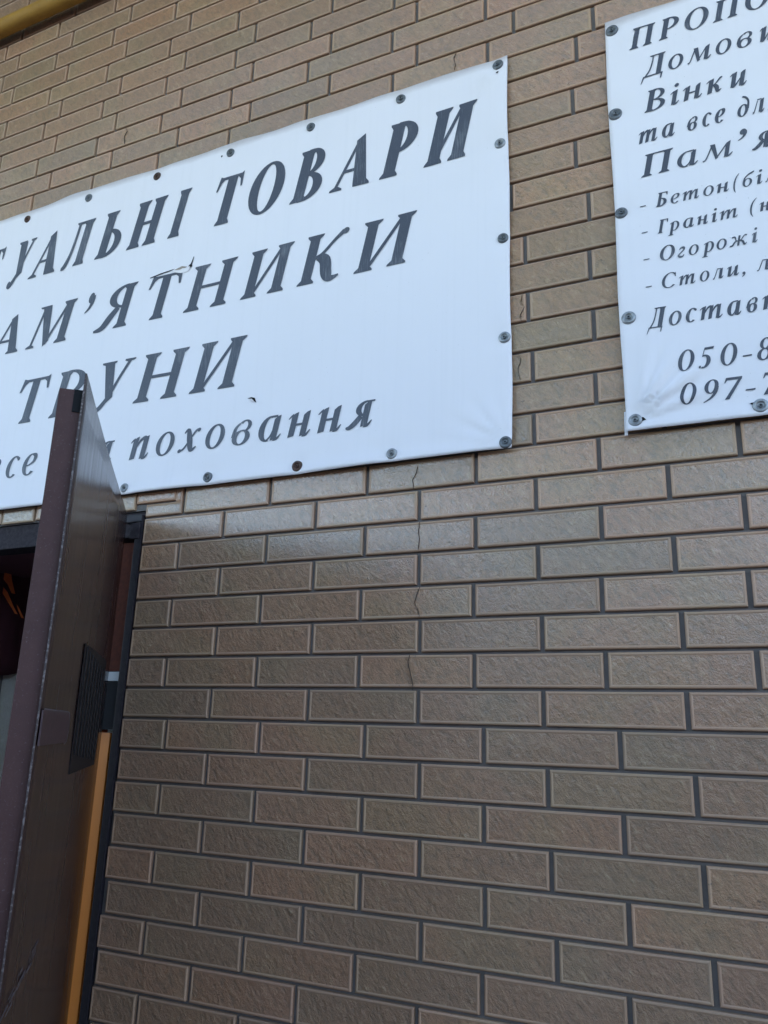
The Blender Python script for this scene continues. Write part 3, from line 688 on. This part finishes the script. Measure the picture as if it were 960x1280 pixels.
# --- price banner on the right
s2 = [(0.4317, H0 + 1.4697), (0.4295, H0 + 1.2460), (0.4297, H0 + 0.9984), (0.4325, H0 + 0.7557), (0.4343, H0 + 0.5359), (0.6510, H0 + 0.5344)] + \
     [(x, H0 + 1.4718) for x in (0.6792, 0.9266, 1.1739, 1.4213, 1.6687)] + [(x, H0 + 0.5344) for x in (0.8969, 1.1443, 1.3916, 1.6489)]
ban2 = Banner(0.4160, 1.72, H0 + 0.5145, H0 + 1.4960, s2, [(0.4343, H0 + 0.5359, 8, 88, 4, 0.13, 0.017), (0.4317, H0 + 1.4697, 285, 350, 3, 0.06, 0.006), (0.6510, H0 + 0.5344, 20, 160, 3, 0.035, 0.005)], 4.1)
B2 = empty('list_banner', (1.07, 0, H0 + 0.5145), 'white vinyl banner on the right with a dashed list and phone numbers', 'banner', 'white vinyl banners on the brick wall')
ban2.build(B2)
for t_ in ((1.3981, 1.4500, 'П=0.4665:0.5239 Р=0.5278:0.5714 О=0.5813:0.6297 П=0.6357:0.6931 О=0.6990:0.7465'),
           (1.3140, 1.3659, 'Д=0.4843:0.5397 о=0.5427:0.5733 м=0.5803:0.6268 о=0.6357:0.6664 в=0.6753:0.7059 и=0.7178:0.7465'),
           (1.2249, 1.2777, 'В=0.4882:0.5318 і=0.5417:0.5605 н=0.5664:0.6030 к=0.6119:0.6436 и=0.6555:0.6871'),
           (1.1507, 1.1967, 'т=0.4734:0.5110 а=0.5199:0.5456 в=0.5684:0.5902 с=0.5981:0.6169 е=0.6218:0.6426 д=0.6634:0.6871 л=0.6901:0.7138 я=0.7178:0.7425'),
           (1.0686, 1.1210, 'П=0.4734:0.5397 а=0.5446:0.5842 м=0.5921:0.6485 ’=0.6594:0.6772 я=0.6822:0.7218'),
           (0.9904, 1.0221, '-=0.4675:0.4793 Б=0.4981:0.5229 е=0.5268:0.5446 т=0.5496:0.5803 о=0.5882:0.6080 н=0.6129:0.6347 (=0.6426:0.6555 б=0.6594:0.6822 і=0.6842:0.6960 л=0.6990:0.7198'),
           (0.9289, 0.9592, '-=0.4675:0.4793 Г=0.4981:0.5199 р=0.5169:0.5397 а=0.5466:0.5664 н=0.5724:0.5921 і=0.5991:0.6100 т=0.6139:0.6456 (=0.6673:0.6812 н=0.6842:0.7030'),
           (0.8662, 0.8984, '-=0.4675:0.4793 О=0.4991:0.5278 г=0.5318:0.5466 о=0.5526:0.5714 р=0.5753:0.5991 о=0.6030:0.6218 ж=0.6258:0.6584 і=0.6654:0.6762'),
           (0.8044, 0.8365, '-=0.4685:0.4803 С=0.4991:0.5268 т=0.5308:0.5605 о=0.5684:0.5862 л=0.5912:0.6109 и=0.6169:0.6377 ,=0.6416:0.6485 л=0.6683:0.6911'),
           (0.7223, 0.7656, 'Д=0.4645:0.5041 о=0.5070:0.5308 с=0.5377:0.5585 т=0.5634:0.6030 а=0.6109:0.6357 в=0.6436:0.6644 к=0.6713:0.6960'),
           (0.6228, 0.6659, '0=0.5179:0.5476 5=0.5536:0.5832 0=0.5921:0.6218 -=0.6297:0.6456 8=0.6535:0.6802'),
           (0.5555, 0.5976, '0=0.5169:0.5466 9=0.5565:0.5852 7=0.5931:0.6258 -=0.6288:0.6456 7=0.6574:0.6871')):
    lettering(B2, ban2, 1.08, t_[0], t_[1], parse(t_[2]))
for i, (x, z) in enumerate(s2):
    washer_parts(B2, x, z, ban2.y(x, z) - 0.0008, r=0.0138)
tear(B2, ban2, [(0.6332,0.5412,0),(0.6367,0.5427,0),(0.6426,0.5437,0),(0.6411,0.5372,0),(0.6377,0.5382,0)], M_HOLE, 0.0013, 'torn_slit')
tear(B2, ban2, [(0.4442,0.5392,0),(0.4487,0.5412,0),(0.4541,0.5348,0),(0.4497,0.5333,0),(0.4437,0.5323,0)], M_HOLE, 0.0013, 'torn_slit')
# frayed strip of cloth sticking out past the lower left corner
bm = prism([(0.4125, -0.010, H0 + 0.5105), (0.4185, -0.010, H0 + 0.5110), (0.4195, -0.010, H0 + 0.5595), (0.4135, -0.010, H0 + 0.5590)], (0, 0.0012, 0))
rebase(obj('folded_hem', bm, M_VINYL, B2))

# ------------------------------------------------------------------ door frame
fr = empty('door_frame', (OX1, 0, BASE), 'dark steel frame lining the doorway cut into the brick wall', 'door frame')
def fpart(name, bm, m_): return rebase(obj(name, bm, m_, fr))
fpart('angle_post', boxes((-0.7775, OX1 - 0.0005, -0.002, 0.004, BASE, OZ - 0.03), (-0.7625, OX1 - 0.001, 0.0045, 0.05, BASE, OZ - 0.03), bevel=0.0008), M_FRAME)
fpart('jamb_post', boxes((-0.850, -0.7785, 0.022, 0.30, H0 + 0.075, OZ - 0.077)), M_REDDISH)
fpart('header_beam', boxes((OX0, -0.7585, 0.012, 0.075, OZ - 0.066, OZ - 0.002), bevel=0.002), M_HEADER)
fpart('header_liner', boxes((OX0, -0.7585, 0.078, T1, OZ - 0.050, OZ - 0.001)), M_MAROON)
fpart('corner_block', boxes((-0.792, -0.7635, -0.006, 0.045, OZ - 0.075, OZ - 0.034), bevel=0.002), M_HEADER)
fpart('corner_cap', boxes((-0.815, -0.7595, -0.004, 0.05, OZ - 0.031, OZ - 0.0125), bevel=0.001), M_FRAME)
fpart('left_post', boxes((OX0 + 0.001, OX0 + 0.04, -0.004, 0.05, BASE, OZ - 0.07)), M_FRAME)
br = fpart('strike_bracket', boxes((-0.850, -0.7785, 0.010, 0.050, H0 + 0.0505, H0 + 0.0725), bevel=0.0012), M_WHITE)
fpart('latch_box', boxes((-0.86, -0.7795, 0.012, 0.05, H0 - 0.062, H0 + 0.049)), M_HOLE)

pl = empty('orange_board', (-0.84, 0.08, BASE), 'orange varnished wooden board standing behind the door hinge side', 'board')
rebase(obj('board_face', boxes((-0.836, -0.8065, 0.024, 0.050, BASE, H0 - 0.069), bevel=0.0015), M_ORANGE, pl))
rebase(obj('board_edge', boxes((-0.846, -0.8375, 0.026, 0.048, BASE, H0 - 0.050), bevel=0.0015), M_ORANGE2, pl))

# dark hanging just inside the left reveal
cb = empty('doorway_curtain', (OX0 + 0.03, 0.4, H0 + 0.11), 'dark maroon curtain hanging inside the doorway with orange streaks', 'curtain')
bm = bmesh.new(); n = 40; fr_ = []
for i in range(n + 1):
    y = 0.10 + 1.6 * i / n
    x = OX0 + 0.020 + 0.010 * math.sin(i * 1.15) + 0.004 * math.sin(i * 2.7)
    zb = H0 + 0.105 + 0.012 * math.sin(i * 0.7)
    fr_.append([bm.verts.new((x, y, zb)), bm.verts.new((x + 0.004, y, zb + 0.05)), bm.verts.new((x, y, H0 + 0.44))])
for p, q in zip(fr_, fr_[1:]):
    for j in range(2): bm.faces.new((p[j], q[j], q[j+1], p[j+1])).smooth = True
bmesh.ops.solidify(bm, geom=bm.faces[:], thickness=0.003)
rebase(obj('cloth', bm, M_MAROON, cb))
def mark(pts):
    bm = bmesh.new(); bm.faces.new([bm.verts.new((OX0 + 0.0395, y - 0.055, H0 + z)) for y, z in pts])
    bmesh.ops.triangulate(bm, faces=bm.faces[:])
    return rebase(obj('orange_streak', bm, M_ORMARK, cb))
MK = [[(0.385,0.44),(0.41,0.43),(0.42,0.40),(0.44,0.36),(0.425,0.36),(0.405,0.385),(0.385,0.40)],
      [(0.39,0.375),(0.41,0.36),(0.44,0.32),(0.462,0.295),(0.45,0.296),(0.42,0.325),(0.39,0.355)],
      [(0.45,0.33),(0.465,0.315),(0.49,0.285),(0.478,0.286),(0.46,0.31)]]
for q in MK: mark(q)

# ------------------------------------------------------------------ door leaf
Ph = Vector((-0.797, -0.015)); Pn = Vector((-0.262, -0.699))
D2 = (Pn - Ph); DL = D2.length; D2 = D2 / DL
N2 = Vector((0.78767507, 0.61609088))        # outer face looks this way
DT, DB = H0 + 0.450, BASE + 0.03
dr = empty('metal_door', (Ph.x, Ph.y, DB), 'open glossy brown steel door swung out past the left banner', 'door')
def L3(s_, t, z): p = Ph + D2 * s_ + N2 * t; return Vector((p.x, p.y, z))
def leafbox(s0, s1, t0, t1, z0, z1, bev=0.0, mi=0):
    bm = bmesh.new()
    v = [bm.verts.new(L3(a, b_, c_)) for c_ in (z0, z1) for a, b_ in ((s0, t0), (s1, t0), (s1, t1), (s0, t1))]
    for f in ((0,3,2,1),(4,5,6,7),(0,1,5,4),(1,2,6,5),(2,3,7,6),(3,0,4,7)): bm.faces.new([v[i] for i in f])
    bmesh.ops.recalc_face_normals(bm, faces=bm.faces[:])
    if bev: bmesh.ops.bevel(bm, geom=bm.edges[:], offset=bev, segments=2, affect='EDGES', profile=0.6)
    return bm
def dpart(name, bm, m_): return rebase(obj(name, bm, m_, dr))
# outer sheet, gently oil-canned so that reflections bend
bm = bmesh.new(); ns, nz = 24, 44; fr1 = []
def sheet_t(s_, z): 
    e = min(1, min(s_, DL - s_) / 0.06)
    return e * (0.0016 * math.sin(7 * s_ + 1.0) * math.sin(3.3 * z) + 0.0008 * math.sin(13 * z + 5 * s_))
for j in range(nz + 1):
    z = DB + (DT - DB) * j / nz
    fr1.append([bm.verts.new(L3(DL * i / ns, sheet_t(DL * i / ns, z), z)) for i in range(ns + 1)])
bk = [[bm.verts.new(L3(DL * i / ns, sheet_t(DL * i / ns, DB + (DT - DB) * j / nz) - 0.0026, DB + (DT - DB) * j / nz)) for i in range(ns + 1)] for j in range(nz + 1)]
for j in range(nz):
    for i in range(ns):
        bm.faces.new((fr1[j][i], fr1[j+1][i], fr1[j+1][i+1], fr1[j][i+1])).smooth = True
        bm.faces.new((bk[j][i], bk[j][i+1], bk[j+1][i+1], bk[j+1][i])).material_index = 1
for j in range(nz):
    for c_ in (0, ns): bm.faces.new((fr1[j][c_], fr1[j+1][c_], bk[j+1][c_], bk[j][c_])).material_index = 2
for i in range(ns):
    for r in (0, nz): bm.faces.new((fr1[r][i], fr1[r][i+1], bk[r][i+1], bk[r][i])).material_index = 2
bmesh.ops.recalc_face_normals(bm, faces=bm.faces[:])
dpart('face_sheet', bm, [M_DOOR, M_STILE, M_CHIP])
FT = 0.038
dpart('edge_stile', leafbox(DL - 0.045, DL - 0.013, -FT, -0.004, DB, DT - 0.022, 0.0015), M_STILE)
dpart('hinge_stile', leafbox(0.012, 0.045, -FT, -0.004, DB, DT - 0.022, 0.0015), M_STILE)
dpart('top_rail', leafbox(0.046, DL - 0.046, -FT, -0.004, DT - 0.060, DT - 0.024, 0.0015), M_STILE)
dpart('bottom_rail', leafbox(0.046, DL - 0.046, -FT, -0.004, DB + 0.002, DB + 0.04, 0.0015), M_STILE)
dpart('inner_sheet', leafbox(0.046, DL - 0.046, -FT + 0.004, -FT + 0.006, DB + 0.041, DT - 0.061), M_STILE)
dpart('corner_notch', leafbox(DL - 0.0135, DL - 0.011, -0.016, -0.0045, DT - 0.058, DT - 0.023), M_HOLE)
# round-ended lock plate, with a chipped rim, on the outer face
bm = bmesh.new(); poly = []
s_a, s_b, zc_, hr = DL - 0.002, DL - 0.235, H0 - 0.058, 0.023
for a in range(0, 181, 15):
    poly.append((s_b - 0.03 * math.sin(math.radians(a)), zc_ + hr * math.cos(math.radians(a))))
poly = [(s_a, zc_ + hr)] + poly + [(s_a, zc_ - hr)]
bm = prism([L3(a, 0.0022, z) for a, z in poly], (N2.x * 0.002, N2.y * 0.002, 0))
lk = dpart('lock_plate', bm, M_PURPLE)
rim = bmesh.new(); pv = []
for a, z in poly[:-1]:
    pv.append([rim.verts.new(L3(a, 0.0045, z)), rim.verts.new(L3(a - 0.004, 0.0045, z + (0.0022 if z > zc_ else -0.0022))), rim.verts.new(L3(a - 0.004, 0.0025, z + (0.0022 if z > zc_ else -0.0022)))])
for p, q in zip(pv, pv[1:]):
    for j in range(2): rim.faces.new((p[j], q[j], q[j+1], p[j+1]))
ro_ = obj('chipped_rim', rim, M_SCRATCH, lk); ro_.matrix_parent_inverse = lk.matrix_world.inverted() if False else Matrix.Identity(4)
# vent slots: a thin tray with upright ribs
vt = dpart('vent_plate', leafbox(0.12, 0.515, 0.0022, 0.0034, H0 - 0.135, H0 + 0.088, 0.0004), M_VENT)
for i in range(8):
    s_ = 0.135 + i * 0.048
    obj('vent_rib', leafbox(s_, s_ + 0.020, 0.0036, 0.0056, H0 - 0.125 + 0.003 * i, H0 + 0.062 + 0.003 * i, 0.0004), M_VENT, vt)
# scratches low on the leaf
for q in range(16):
    t = q / 15; s_ = 0.89 - 0.26 * t * 0.9 + random.uniform(-0.02, 0.02) - 0.02; z = H0 - 0.405 + random.uniform(-0.012, 0.014) + 0.03 * t
    ln_ = random.uniform(0.02, 0.05)
    if s_ > DL - 0.004: continue
    bm = prism([L3(s_, 0.0019, z), L3(s_ - ln_, 0.0019, z + random.uniform(0.001, 0.008)), L3(s_ - ln_ * 1.02, 0.0019, z + 0.0012 + random.uniform(0.001, 0.007)), L3(s_ + 0.001, 0.0019, z + 0.0014)], (N2.x * 0.0003, N2.y * 0.0003, 0))
    dpart('scratch', bm, M_SCRATCH)
for hz in (H0 - 0.75, H0 - 1.25):
    bm = bmesh.new(); bmesh.ops.create_cone(bm, cap_ends=True, segments=18, radius1=0.009, radius2=0.009, depth=0.11, matrix=Matrix.Translation((Ph.x + 0.006, Ph.y + 0.002, hz)))
    smooth(dpart('hinge', bm, M_FRAME))

# ------------------------------------------------------------------ gas pipe
gp = empty('gas_pipe', (-1.5, -0.042, H0 + 2.287), 'yellow painted gas pipe running along the wall near the top', 'pipe')
PR = 0.0275
def tube(x0, x1, r, n=36, m_=24, wob=0.0):
    bm = bmesh.new(); rr = []
    for i in range(m_ + 1):
        x = x0 + (x1 - x0) * i / m_
        rr.append([bm.verts.new((x, -0.042 + r * math.cos(2*math.pi*j/n), H0 + 2.287 + wob * math.sin(x * 2) + r * math.sin(2*math.pi*j/n))) for j in range(n)])
    for p, q in zip(rr, rr[1:]):
        for j in range(n): bm.faces.new((p[j], p[(j+1) % n], q[(j+1) % n], q[j])).smooth = True
    bm.faces.new(rr[0]); bm.faces.new(rr[-1]); bmesh.ops.recalc_face_normals(bm, faces=bm.faces[:])
    return bm
rebase(obj('pipe_tube', tube(-4.4, 4.4, PR), M_PIPE, gp))
for x in (-3.1, -2.05, -0.35, 1.2, 2.7):
    c_ = rebase(obj('pipe_clamp', tube(x - 0.012, x + 0.012, PR + 0.003, 30, 1), M_GALV, gp))
    rebase(obj('clamp_stub', boxes((x - 0.011, x + 0.011, -0.016, 0.004, H0 + 2.279, H0 + 2.295)), M_GALV, gp))
